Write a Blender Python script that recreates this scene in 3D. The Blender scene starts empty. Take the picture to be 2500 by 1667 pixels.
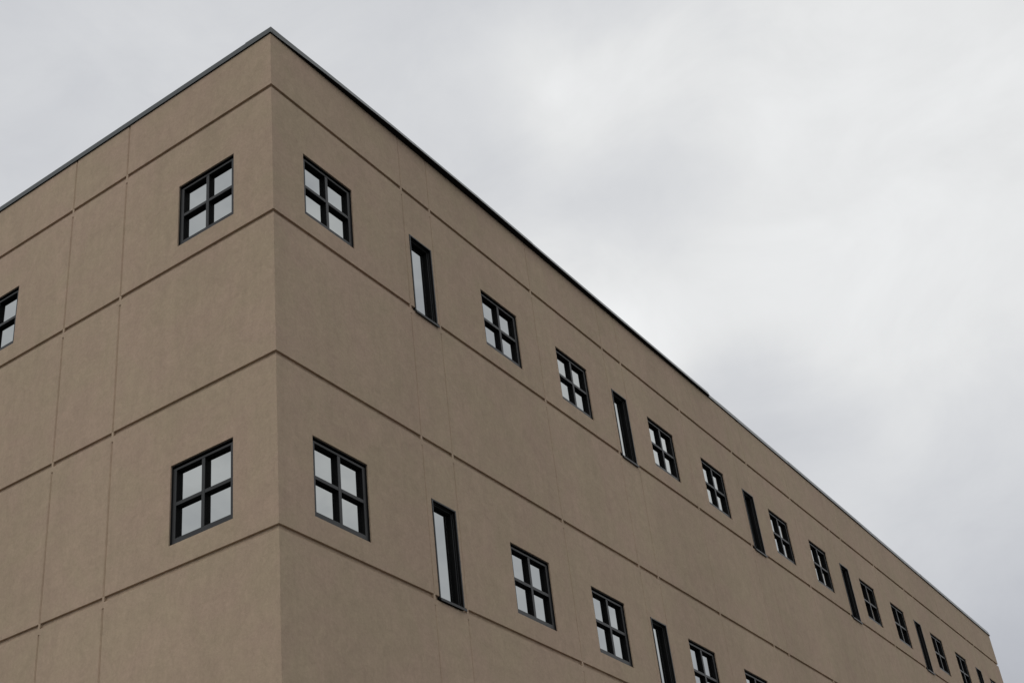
import bpy, bmesh, math
from mathutils import Matrix, Vector

Z0 = 11.44                       # height of the main groove line above the ground
END = 30.46                      # length of the long facade
DEP = 14.5                       # length of the short facade
WW, NW = 0.936, 0.494            # widths of the square and the narrow openings
scene = bpy.context.scene
col = scene.collection

# ------------------------------------------------------------------ materials
def mat(name):
    m = bpy.data.materials.new(name); m.use_nodes = True
    nt = m.node_tree
    return m, nt, nt.nodes, nt.links, nt.nodes['Principled BSDF']

def stucco():
    m, nt, N, L, P = mat('tan_stucco')
    tc = N.new('ShaderNodeTexCoord')
    def noise(scale, detail, rough, vec=None, dist=0.0):
        n = N.new('ShaderNodeTexNoise'); n.inputs['Scale'].default_value = scale
        n.inputs['Detail'].default_value = detail; n.inputs['Roughness'].default_value = rough
        n.inputs['Distortion'].default_value = dist
        L.new(vec or tc.outputs['Object'], n.inputs['Vector']); return n.outputs['Fac']
    mp = N.new('ShaderNodeMapping'); mp.inputs['Scale'].default_value = (1, 1, 0.22)
    L.new(tc.outputs['Object'], mp.inputs['Vector'])
    big = noise(0.55, 3, .55, mp.outputs[0], .4)
    mid = noise(5.5, 6, .72, None, 1.1)
    fine = noise(26, 4, .75)
    streak = noise(7, 4, .6, mp.outputs[0], .2)
    grain = noise(120, 2, .8)
    def rng(v, a, b, lo, hi):
        r = N.new('ShaderNodeMapRange'); r.inputs[1].default_value = a; r.inputs[2].default_value = b
        r.inputs[3].default_value = lo; r.inputs[4].default_value = hi
        L.new(v, r.inputs[0]); return r.outputs[0]
    def mul(a, b):
        x = N.new('ShaderNodeMath'); x.operation = 'MULTIPLY'; L.new(a, x.inputs[0]); L.new(b, x.inputs[1]); return x.outputs[0]
    v = mul(rng(big, .3, .7, .94, 1.06), rng(mid, .3, .7, .925, 1.075))
    v = mul(v, rng(fine, .25, .75, .90, 1.10))
    v = mul(v, rng(streak, .3, .7, .965, 1.035))
    v = mul(v, rng(grain, .2, .8, .92, 1.08))
    hue = N.new('ShaderNodeMix'); hue.data_type = 'RGBA'
    hue.inputs['A'].default_value = STUCCO_A; hue.inputs['B'].default_value = STUCCO_B
    L.new(rng(noise(1.1, 5, .65, None, .5), .38, .62, 0, 1), hue.inputs['Factor'])
    sc = N.new('ShaderNodeVectorMath'); sc.operation = 'SCALE'
    L.new(hue.outputs['Result'], sc.inputs[0]); L.new(v, sc.inputs['Scale'])
    L.new(sc.outputs[0], P.inputs['Base Color'])
    P.inputs['Roughness'].default_value = .92
    P.inputs['Specular IOR Level'].default_value = .2
    b1 = N.new('ShaderNodeBump'); b1.inputs['Strength'].default_value = .8; b1.inputs['Distance'].default_value = .004
    L.new(noise(45, 5, .8), b1.inputs['Height'])
    b2 = N.new('ShaderNodeBump'); b2.inputs['Strength'].default_value = .6; b2.inputs['Distance'].default_value = .02
    L.new(noise(2.6, 3, .5, None, .6), b2.inputs['Height']); L.new(b1.outputs[0], b2.inputs['Normal'])
    L.new(b2.outputs[0], P.inputs['Normal'])
    return m
STUCCO_A = (.424, .332, .233, 1)
STUCCO_B = (.437, .326, .241, 1)

def metal(name, color, rough, spec=.5, metallic=0.0, var=.12):
    m, nt, N, L, P = mat(name)
    tc = N.new('ShaderNodeTexCoord')
    n = N.new('ShaderNodeTexNoise'); n.inputs['Scale'].default_value = 3; n.inputs['Detail'].default_value = 6
    L.new(tc.outputs['Object'], n.inputs['Vector'])
    r = N.new('ShaderNodeMapRange'); r.inputs[1].default_value = .3; r.inputs[2].default_value = .7
    r.inputs[3].default_value = 1-var; r.inputs[4].default_value = 1+var
    L.new(n.outputs['Fac'], r.inputs[0])
    sc = N.new('ShaderNodeVectorMath'); sc.operation = 'SCALE'; sc.inputs[0].default_value = color[:3]
    L.new(r.outputs[0], sc.inputs['Scale']); L.new(sc.outputs[0], P.inputs['Base Color'])
    P.inputs['Roughness'].default_value = rough; P.inputs['Specular IOR Level'].default_value = spec
    P.inputs['Metallic'].default_value = metallic
    return m

def glass():
    m, nt, N, L, P = mat('reflective_glazing')
    P.inputs['Base Color'].default_value = (.445, .46, .455, 1); P.inputs['Metallic'].default_value = 1
    P.inputs['Roughness'].default_value = .015
    tc = N.new('ShaderNodeTexCoord')
    n = N.new('ShaderNodeTexNoise'); n.inputs['Scale'].default_value = 1.7; n.inputs['Detail'].default_value = 1
    L.new(tc.outputs['Object'], n.inputs['Vector'])
    b = N.new('ShaderNodeBump'); b.inputs['Strength'].default_value = .12; b.inputs['Distance'].default_value = .01
    L.new(n.outputs['Fac'], b.inputs['Height']); L.new(b.outputs[0], P.inputs['Normal'])
    return m

M_WALL = stucco()
M_FRAME = metal('dark_bronze_aluminium', (.017, .018, .0185), .4, .36)
M_SHADE = metal('black_painted_shade', (.006, .006, .006), .7, .12)  # matt black standing in for shade on frame sides and coping underside
M_COPE = metal('dark_grey_painted_steel', (.028, .036, .035), .34, .6)
M_ROOF = metal('grey_roof_membrane', (.22, .22, .21), .8, .3)
M_GLASS = glass()

# ------------------------------------------------------------------ helpers
def link(name, bm, m, parent=None):
    bmesh.ops.recalc_face_normals(bm, faces=bm.faces[:]) if name != 'wall' else None
    me = bpy.data.meshes.new(name); bm.to_mesh(me); bm.free()
    me.materials.append(m)
    o = bpy.data.objects.new(name, me); col.objects.link(o)
    if parent: o.parent = parent
    return o

def box(bm, x0, x1, y0, y1, z0, z1, ch=0.0):
    vs = [bm.verts.new((x, y, z)) for x in (x0, x1) for y in (y0, y1) for z in (z0, z1)]
    fs = [(0,1,3,2),(4,6,7,5),(0,4,5,1),(2,3,7,6),(0,2,6,4),(1,5,7,3)]
    faces = [bm.faces.new([vs[i] for i in f]) for f in fs]
    if ch:
        ed = list({e for f in faces for e in f.edges})
        bmesh.ops.bevel(bm, geom=ed, offset=ch, segments=1, affect='EDGES')

def ring(bm, hx, z0, z1, w, y0, y1, ch=0.0, wb=None, wt=None):
    """rectangular ring: outer half width hx, outer z0..z1, member width w, depth y0..y1 (one welded piece)"""
    def loop(a, b, c, y): return [bm.verts.new((-a, y, b)), bm.verts.new((a, y, b)), bm.verts.new((a, y, c)), bm.verts.new((-a, y, c))]
    of = loop(hx, z0, z1, y0); wb = wb or w; wt = wt or w; nf = loop(hx-w, z0+wb, z1-wt, y0)
    ob = loop(hx, z0, z1, y1); nb = loop(hx-w, z0+wb, z1-wt, y1)
    faces = []
    for i in range(4):
        j = (i+1) % 4
        faces.append(bm.faces.new((of[i], of[j], nf[j], nf[i])))
        faces.append(bm.faces.new((ob[j], ob[i], nb[i], nb[j])))
        faces.append(bm.faces.new((of[j], of[i], ob[i], ob[j])))
        faces.append(bm.faces.new((nf[i], nf[j], nb[j], nb[i])))
    if ch:
        ed = [e for e in {e for f in faces for e in f.edges} if (e.verts[0] in nf and e.verts[1] in nf) or (e.verts[0] in of and e.verts[1] in of)]
        bmesh.ops.bevel(bm, geom=ed, offset=ch, segments=1, affect='EDGES')

# ------------------------------------------------------------------ layout data (measured from the facade itself)
H = 4.0
GR = [1.959, 0.0, -1.942, -4.0, -5.942, -8.0, -9.942]
GH = .031; GD = .030
W_ROWS = [(.288, 1.228), (-3.700, -2.739), (-7.70, -6.74)]
N_ROWS = [(-.026, 1.231), (-4.0, -2.724), (-8.0, -6.724)]
RW = [.559, 4.380, 6.401, 9.338, 11.347, 14.274, 16.282, 19.124, 21.078, 23.910, 25.861, 28.900]
RN = [2.695, 8.120, 13.079, 17.969, 22.714, 27.613]
RJ = [2.602, 3.250, 5.858, 8.041, 8.662, 10.814, 12.973, 13.63, 15.74, 17.87, 18.52, 20.57, 22.62, 23.26, 25.35, 27.52, 28.16]
LW = [.630, 4.640, 8.74, 12.75]
LJ = [2.558, 3.611, 6.68, 7.73, 10.75, 11.78]
ZC_T = ZCT = [(0, 2.860), (1.1, 2.880), (2.5, 2.895), (4.4, 2.908), (8.0, 2.914), (12.3, 2.935), (13.5, 2.935), (20, 2.915), (30.46, 2.852)]
def interp(t, x):
    if x <= t[0][0]: return t[0][1]
    for (a, va), (b, vb) in zip(t, t[1:]):
        if x <= b: return va + (vb-va)*(x-a)/(b-a)
    return t[-1][1]

# ------------------------------------------------------------------ building
bld = bpy.data.objects.new('office_building', None); col.objects.link(bld)
bld['label'] = 'tan stucco multi-storey building with square four-pane windows, slit windows and dark metal roof edge'
bld['category'] = 'building'

wall_bm = bmesh.new()
def facade(O, U, D, Lu, wins, narrows, joints, top, flip, jw, jd=.008):
    O, U, D = Vector(O), Vector(U), Vector(D)
    zb, zt = -Z0, 2.86
    us = {0.0, Lu, .3, Lu-.3}; zs = {zb, zt, 2.4}
    for j in joints: us |= {j-jw/2, j, j+jw/2, j-.017, j+.017}
    for a in wins: us |= {a, a+WW}
    for a in narrows: us |= {a, a+NW}
    u = 1.5
    while u < Lu: us.add(u); u += 1.5
    for g in GR: zs |= {g-GH, g+GH, g-.10}
    for r in (W_ROWS if wins else []): zs |= set(r)
    for r in (N_ROWS if narrows else []): zs |= set(r)
    def uniq(s):
        o = []
        for v in sorted(s):
            if not o or v-o[-1] > 1e-4: o.append(v)
        return o
    us, zs = uniq(us), uniq(zs)
    def depth(u, z):
        for a in wins:
            if a < u < a+WW and any(r[0] < z < r[1] for r in W_ROWS): return .14
        for a in narrows:
            if a < u < a+NW and any(r[0] < z < r[1] for r in N_ROWS): return .14
        nearj = any(abs(u-j) < .017 for j in joints)
        if any(abs(z-g) < GH for g in GR): return 0 if nearj else GD
        if any(abs(u-j) < jw/2 for j in joints):
            if any(g-.10 < z < g for g in GR): return 0
            return -1
        return 0
    cache = {}
    def V(i, k, d):
        u = us[i]
        if d == -1:                                   # shallow V-shaped control joint
            d = 0
            for j in joints:
                if abs(u-j) < 1e-5: d = jd if u < 9 else jd*.55
        if i == 0: u = d
        elif i == len(us)-1: u = Lu-d
        z = zs[k]
        if k == len(zs)-1: z = top(us[i])
        key = (i, k, round(d, 4))
        if key not in cache:
            p = O + U*u + D*d; cache[key] = wall_bm.verts.new((p.x, p.y, z+Z0))
        return cache[key]
    def F(a, b, c, d_):
        q = []
        for v in ((a, b, c, d_) if not flip else (d_, c, b, a)):
            if v not in q: q.append(v)
        if len(q) < 3: return
        try: wall_bm.faces.new(q)
        except ValueError: pass
    nu, nz = len(us)-1, len(zs)-1
    dd = [[depth((us[i]+us[i+1])/2, (zs[k]+zs[k+1])/2) for k in range(nz)] for i in range(nu)]
    for i in range(nu):
        for k in range(nz):
            d = dd[i][k]
            F(V(i,k,d), V(i+1,k,d), V(i+1,k+1,d), V(i,k+1,d))
            if i+1 < nu and dd[i+1][k] != d:
                e = dd[i+1][k]; F(V(i+1,k,d), V(i+1,k,e), V(i+1,k+1,e), V(i+1,k+1,d))
            if k+1 < nz and dd[i][k+1] != d:
                e = dd[i][k+1]; F(V(i,k+1,d), V(i+1,k+1,d), V(i+1,k+1,e), V(i,k+1,e))
top_r = lambda u: interp(ZCT, u)
facade((0,0,0), (1,0,0), (0,1,0), END, RW, RN, RJ, top_r, False, .028, .010)
facade((0,0,0), (0,1,0), (1,0,0), DEP, LW, [], LJ, lambda u: 2.86, True, .042, .019)
facade((END,0,0), (0,1,0), (-1,0,0), DEP, [], [], [], lambda u: 2.852, False, .03)
facade((0,DEP,0), (1,0,0), (0,-1,0), END, [], [], [], lambda u: 2.86, True, .03)
bmesh.ops.remove_doubles(wall_bm, verts=wall_bm.verts[:], dist=1e-5)
bmesh.ops.recalc_face_normals(wall_bm, faces=wall_bm.faces[:])
wall = link('wall', wall_bm, M_WALL, bld)

# soften the vertical corner and every arris a little
bv = wall.modifiers.new('soft_arris', 'BEVEL'); bv.width = .004; bv.segments = 2; bv.limit_method = 'ANGLE'; bv.angle_limit = math.radians(60)

# roof deck
bm = bmesh.new(); box(bm, .16, END-.16, .16, DEP-.16, Z0+2.2, Z0+2.5); link('roof', bm, M_ROOF, bld)

# coping: pressed metal lengths with lapped joints along the parapet
def coping_strip(pts, lid=.42):
    """pts: list of (x, z_bottom, overhang, height) along the long facade"""
    bm = bmesh.new(); rows = []
    for x, zb, o, h in pts:
        t = interp(TT, x)
        prof = [(.004, zb-.0), (-o, zb), (-o+.002, zb+.008), (-o+t*h, zb+h), (lid, zb+h+.01), (lid, zb), (lid-.006, zb), (lid-.006, zb+.02), (.004, zb+.02)]
        rows.append([bm.verts.new((x, y, z+Z0)) for y, z in prof])
    n = len(rows[0])
    for a, b in zip(rows, rows[1:]):
        for k in range(n):
            bm.faces.new((a[k], a[(k+1) % n], b[(k+1) % n], b[k]))
    for r in (rows[0], rows[-1]): bm.faces.new(r)
    return bm
TT = [(0, .03), (1.1, .16), (2.4, .30), (12.3, .30), (12.5, .22), (30.5, .22)]
def shade_soffit(o):
    """blackens the underside of the coping, painting in the shade below the overhang"""
    o.data.materials.append(M_SHADE)
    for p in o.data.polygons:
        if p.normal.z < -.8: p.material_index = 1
OT = [(0, .020), (1.1, .060), (2.4, .086), (4.4, .092), (8.0, .074), (12.25, .056)]
HT = [(0, .095), (1.1, .075), (2.4, .072), (4.4, .070), (8.0, .082), (12.25, .088)]
cuts = [-.012, 2.93, 6.02, 9.15, 12.32, 16.2, 20.4, 24.6, END+.03]
for i, (a, b) in enumerate(zip(cuts, cuts[1:])):
    pts = []
    n = 6
    for q in range(n+1):
        x = a+(b-a)*q/n
        if i == 0: x = a+.002+(b-a-.002)*q/n
        zc = interp(ZCT, x)
        if b <= 12.4:
            o = interp(OT, x); h = interp(HT, x) + .010*(q/n) - .002
        else:
            o = .024 + .002*(i % 2); h = .105 + .004*((i+1) % 2) + .02*(x-12.3)/18
        pts.append((x+(.012 if q == n and i < 7 else 0), zc-.008, o + (.002 if i % 2 else 0), h))
    shade_soffit(link('coping', coping_strip(pts), M_COPE, bld))
# short facade: same section, running along y
def coping_short(pts, lid=.42):
    bm = bmesh.new(); rows = []
    for y, zb, o, h in pts:
        prof = [(.004, zb), (-o, zb), (-o, zb+h-.012), (-o+.008, zb+h), (lid, zb+h+.01), (lid, zb), (lid-.006, zb), (lid-.006, zb+.02), (.004, zb+.02)]
        rows.append([bm.verts.new((x, y if j or x > .3 else y, z+Z0)) for x, z in prof])
    n = len(rows[0])
    for a, b in zip(rows, rows[1:]):
        for k in range(n): bm.faces.new((a[k], a[(k+1) % n], b[(k+1) % n], b[k]))
    for r in (rows[0], rows[-1]): bm.faces.new(r)
    return bm
def short_pts(a, b): return [(a, 2.850, .020, .093), (b, 2.850, .022, .092)]
j = 0
for a, b in ((-.021, 5.9), (5.902, 10.4), (10.402, DEP+.02)):
    shade_soffit(link('coping', coping_short(short_pts(a, b)), M_COPE, bld))
# plain parapet capping on the two sides out of view
bm = bmesh.new()
box(bm, END-.4, END+.02, .43, DEP+.02, Z0+2.845, Z0+2.95); link('coping', bm, M_COPE, bld)
bm = bmesh.new()
box(bm, .43, END-.41, DEP-.4, DEP+.02, Z0+2.866, Z0+2.953); link('coping', bm, M_COPE, bld)

# ------------------------------------------------------------------ windows
def window_mesh(z0, z1):
    """four-pane square window; origin at the bottom middle of its opening, y = depth into the wall"""
    h = z1-z0; hx = WW/2
    bm = bmesh.new()
    ring(bm, hx-.001, .001, h-.001, .010, .018, .060)                # jamb liner
    ring(bm, hx-.0015, .0015, h-.033, .062, .030, .105, .004, wb=.080, wt=.032)   # fixed frame
    box(bm, -hx+.0015, hx-.0015, .062, .104, h-.0325, h-.0015)        # recessed head track
    sb = .0815; st = h-.065; cz = (sb+st)/2; iw = .0635
    box(bm, -.0245, .0245, .032, .092, sb-.002, st+.002, .003)        # mullion
    box(bm, -hx+iw-.002, -.0245, .0335, .091, cz-.0225, cz+.0225, .003)  # transoms, butted to the mullion
    box(bm, .0245, hx-iw+.002, .0335, .091, cz-.0225, cz+.0225, .003)
    fr = bm
    pm = bmesh.new()
    for sx in (-1, 1):
        for lo, hi in ((sb, cz-.0225), (cz+.0225, st)):
            a, b = sorted((sx*.0245, sx*(hx-iw)))
            box(pm, a-.004, b+.004, .081, .087, lo-.004, hi+.004)
    return fr, pm
def narrow_mesh(z0, z1):
    h = z1-z0; hx = NW/2
    bm = bmesh.new()
    ring(bm, hx-.001, .001, h-.001, .022, -.008, .060, .003)
    ring(bm, hx-.022, .022, h-.022, .010, .026, .056, .002)
    ring(bm, hx-.0225, .0225, h-.0225, .026, .040, .100, .003)
    pm = bmesh.new(); box(pm, -hx+.046, hx-.046, .083, .089, .046, h-.046)
    sm = bmesh.new()
    # sloping metal sill with a turned-down front lip
    prof = [(-.030, -.026), (-.030, .004), (-.009, .014), (.0, .014), (.0, -.004), (-.022, -.008), (-.024, -.026)]
    ra = [sm.verts.new((-hx-.008, y, z)) for y, z in prof]; rb = [sm.verts.new((hx+.008, y, z)) for y, z in prof]
    n = len(prof)
    for k in range(n): sm.faces.new((ra[k], ra[(k+1) % n], rb[(k+1) % n], rb[k]))
    sm.faces.new(ra); sm.faces.new(rb)
    return bm, pm, sm

def shade_frame_sides(o):
    """frame faces that do not face outwards are blackened to paint in their shade"""
    o.data.materials.append(M_SHADE)
    for p in o.data.polygons:
        if abs(p.normal.y) < .3: p.material_index = 1
def copy_tree(src, parent):
    c = src.copy(); col.objects.link(c); c.parent = parent
    for ch in kids[src.name]:
        d = ch.copy(); col.objects.link(d); d.parent = c
    kids[c.name] = []
    return c
kids = {}
for r, (z0, z1) in enumerate(W_ROWS):
    spots = [((a+WW/2, 0), 0) for a in RW] + [((0, a+WW/2), -math.pi/2) for a in LW]
    first = None
    for (x, y), rz in spots:
        if first is None:
            fm, pm = window_mesh(z0, z1)
            w = first = link('window', fm, M_FRAME, bld); shade_frame_sides(w)
            kids[w.name] = [link('pane', pm, M_GLASS, w)]
        else:
            w = copy_tree(first, bld)
        w.location = (x, y, z0+Z0); w.rotation_euler = (0, 0, rz)
for r, (z0, z1) in enumerate(N_ROWS):
    first = None
    for a in RN:
        if first is None:
            fm, pm, sm = narrow_mesh(z0, z1)
            w = first = link('slit_window', fm, M_FRAME, bld); shade_frame_sides(w)
            kids[w.name] = [link('pane', pm, M_GLASS, w), link('sill', sm, M_FRAME, w)]
        else:
            w = copy_tree(first, bld)
        w.location = (a+NW/2, 0, z0+Z0)

# ------------------------------------------------------------------ ground
def ground():
    m, nt, N, L, P = mat('worn_asphalt')
    tc = N.new('ShaderNodeTexCoord')
    n = N.new('ShaderNodeTexNoise'); n.inputs['Scale'].default_value = .6; n.inputs['Detail'].default_value = 10
    L.new(tc.outputs['Object'], n.inputs['Vector'])
    r = N.new('ShaderNodeValToRGB'); r.color_ramp.elements[0].color = (.045, .045, .046, 1); r.color_ramp.elements[1].color = (.085, .083, .08, 1)
    L.new(n.outputs['Fac'], r.inputs['Fac']); L.new(r.outputs['Color'], P.inputs['Base Color'])
    P.inputs['Roughness'].default_value = .9
    bm = bmesh.new(); s = 3000
    bm.faces.new([bm.verts.new(p) for p in ((-s,-s,0),(s,-s,0),(s,s,0),(-s,s,0))])
    o = link('ground', bm, m); o['kind'] = 'structure'
    m, nt, N, L, P = mat('concrete_paving')
    tc = N.new('ShaderNodeTexCoord')
    br = N.new('ShaderNodeTexBrick'); br.inputs['Scale'].default_value = 1; br.offset = 0
    br.inputs['Brick Width'].default_value = 1.5; br.inputs['Row Height'].default_value = 1.5; br.inputs['Mortar Size'].default_value = .012
    br.inputs['Color1'].default_value = (.26, .25, .235, 1); br.inputs['Color2'].default_value = (.29, .28, .26, 1); br.inputs['Mortar'].default_value = (.09, .085, .08, 1)
    L.new(tc.outputs['Object'], br.inputs['Vector']); L.new(br.outputs['Color'], P.inputs['Base Color']); P.inputs['Roughness'].default_value = .85
    bm = bmesh.new()
    box(bm, -3.2, END+3, -3.2, -.002, -.2, .12, .01); box(bm, -3.2, -.002, .0, DEP+3, -.2, .12, .01)
    o = link('pavement', bm, m); o['kind'] = 'structure'
ground()

# ------------------------------------------------------------------ overcast sky
SUN_DIR = Vector((-.78, -.04, .62)).normalized()
world = bpy.data.worlds.new('World'); scene.world = world; world.use_nodes = True
nt = world.node_tree; N = nt.nodes; L = nt.links; N.clear()
out = N.new('ShaderNodeOutputWorld')
sky = N.new('ShaderNodeTexSky'); sky.sky_type = 'NISHITA'; sky.sun_disc = False
sky.sun_elevation = math.asin(SUN_DIR.z); sky.sun_rotation = math.atan2(SUN_DIR.x, SUN_DIR.y)
bg1 = N.new('ShaderNodeBackground'); bg1.inputs['Strength'].default_value = .08
L.new(sky.outputs[0], bg1.inputs['Color'])
tc = N.new('ShaderNodeTexCoord')
def M(op, a, b=None, c=None):
    n = N.new('ShaderNodeMath'); n.operation = op
    for i, v in enumerate((a, b, c)):
        if v is None: continue
        if isinstance(v, (int, float)): n.inputs[i].default_value = v
        else: L.new(v, n.inputs[i])
    return n.outputs[0]
def VM(op, a, b=None, s=None):
    n = N.new('ShaderNodeVectorMath'); n.operation = op
    for i, v in enumerate((a, b)):
        if v is None: continue
        if isinstance(v, (tuple, list)): n.inputs[i].default_value = v
        else: L.new(v, n.inputs[i])
    if s is not None: n.inputs['Scale'].default_value = s
    return n
# drift the cloud pattern with noise so that no edge is regular
nz = N.new('ShaderNodeTexNoise'); nz.inputs['Scale'].default_value = 7; nz.inputs['Detail'].default_value = 5; nz.inputs['Roughness'].default_value = .55
L.new(tc.outputs['Generated'], nz.inputs['Vector'])
off = VM('SCALE', VM('SUBTRACT', nz.outputs['Color'], (.5, .5, .5)).outputs[0], None, .07)
dirv = VM('NORMALIZE', VM('ADD', tc.outputs['Generated'], off.outputs[0]).outputs[0]).outputs[0]
CLOUDS = [(0.3689, 0.5779, 0.728, 0.599, 285.7), (0.5886, 0.4075, 0.6982, 0.657, 547.7), (0.4651, 0.5373, 0.7036, 0.672, 191.3), (0.6599, 0.3224, 0.6786, 1.128, 472.3), (0.6185, 0.3411, 0.7079, 0.662, 642.8), (0.7125, 0.3132, 0.6279, 0.595, 642.8), (0.7481, 0.2709, 0.6057, 0.681, 1142.8), (0.7548, 0.3333, 0.565, 0.91, 547.7), (0.794, 0.2473, 0.5554, 0.818, 411.4), (0.8343, 0.2761, 0.4772, 0.6, 1142.8), (0.8555, 0.2422, 0.4576, 0.625, 1446.4), (0.8045, 0.1364, 0.5781, 0.805, 148.1), (0.7809, 0.0399, 0.6233, 0.806, 231.4), (0.9168, 0.1759, 0.3584, 0.643, 547.7), (0.94, 0.17, 0.2958, 0.463, 765.0), (0.8988, 0.1521, 0.411, 0.684, 642.8), (0.6226, 0.2918, 0.7261, 0.612, 547.7), (0.4344, 0.6303, 0.6434, 0.634, 547.7), (0.657, 0.3613, 0.6617, 0.512, 1142.8), (0.8867, 0.2482, 0.39, 0.702, 1446.4), (0.8578, 0.1995, 0.4736, 0.78, 765.0), (0.7513, 0.2975, 0.5892, 0.722, 1889.1)]
num, den = .72*.03, .03
for x, y, z, v, k in CLOUDS:
    d = VM('DOT_PRODUCT', dirv, (x, y, z)).outputs['Value']
    w = M('EXPONENT', M('MULTIPLY', M('SUBTRACT', d, 1.0), float(k)))
    num = M('ADD', M('MULTIPLY', w, v), num); den = M('ADD', w, den)
val = M('DIVIDE', num, den)
# free cloud texture everywhere
def wn(scale, detail, rough, dist, seed):
    mp = N.new('ShaderNodeMapping'); mp.inputs['Scale'].default_value = (1, 1, 1.6); mp.inputs['Location'].default_value = seed
    L.new(tc.outputs['Generated'], mp.inputs['Vector'])
    n = N.new('ShaderNodeTexNoise'); n.inputs['Scale'].default_value = scale; n.inputs['Detail'].default_value = detail
    n.inputs['Roughness'].default_value = rough; n.inputs['Distortion'].default_value = dist
    L.new(mp.outputs[0], n.inputs['Vector']); return n.outputs['Fac']
far = M('DIVIDE', .03, den)            # 1 where no cloud bank is placed, 0 inside the banks
val = M('MULTIPLY', val, M('MULTIPLY_ADD', M('SUBTRACT', wn(2.2, 4, .5, .4, (3, 1, 2)), .5), M('MULTIPLY_ADD', far, .8, .2), 1.0))
val = M('MULTIPLY', val, M('MULTIPLY_ADD', M('SUBTRACT', wn(7, 7, .6, .5, (0, 5, 2)), .5), M('MULTIPLY_ADD', far, .8, .26), 1.0))
ramp = N.new('ShaderNodeMix'); ramp.data_type = 'RGBA'
ramp.inputs['A'].default_value = (.95, .98, 1.055, 1); ramp.inputs['B'].default_value = (.990, 1.0, 1.006, 1)
mr = N.new('ShaderNodeMapRange'); mr.inputs[1].default_value = .52; mr.inputs[2].default_value = .8
L.new(val, mr.inputs[0]); L.new(mr.outputs[0], ramp.inputs['Factor'])
cc = N.new('ShaderNodeVectorMath'); cc.operation = 'SCALE'
L.new(ramp.outputs['Result'], cc.inputs[0]); L.new(val, cc.inputs['Scale'])
bg2 = N.new('ShaderNodeBackground'); bg2.inputs['Strength'].default_value = 1.0
L.new(cc.outputs[0], bg2.inputs['Color'])
mx = N.new('ShaderNodeMixShader'); mx.inputs[0].default_value = .97
L.new(bg1.outputs[0], mx.inputs[1]); L.new(bg2.outputs[0], mx.inputs[2]); L.new(mx.outputs[0], out.inputs['Surface'])

sl = bpy.data.lights.new('sun', 'SUN'); sl.energy = .5; sl.angle = math.radians(28); sl.color = (1, .97, .93)
so = bpy.data.objects.new('sun', sl); col.objects.link(so); so.rotation_euler = SUN_DIR.to_track_quat('Z', 'Y').to_euler()

# ------------------------------------------------------------------ camera
cam = bpy.data.cameras.new('camera'); co = bpy.data.objects.new('camera', cam); col.objects.link(co)
right = Vector((0.5967215181513413, -0.798990630506799, -0.0744137227737231))
down = Vector((0.37932247207646397, 0.36257707893386804, -0.8512651314419346))
fwd = Vector((0.7071335743354976, 0.47974142430417843, 0.5194326461183887))
Mx = Matrix.Identity(4)
for i in range(3):
    Mx[i][0] = right[i]; Mx[i][1] = -down[i]; Mx[i][2] = -fwd[i]
Mx.translation = Vector((-8.904, -7.952, -9.790+Z0))
co.matrix_world = Mx
cam.sensor_width = 36; cam.lens = 3233.93/2500*36
cam.shift_x = 206.02/2500; cam.shift_y = 120.54/2500
cam.clip_end = 6000; cam.clip_start = .1
scene.camera = co

scene.view_settings.view_transform = 'Standard'; scene.view_settings.look = 'None'
scene.view_settings.exposure = 0; scene.view_settings.gamma = 1; scene.view_settings.use_curve_mapping = False
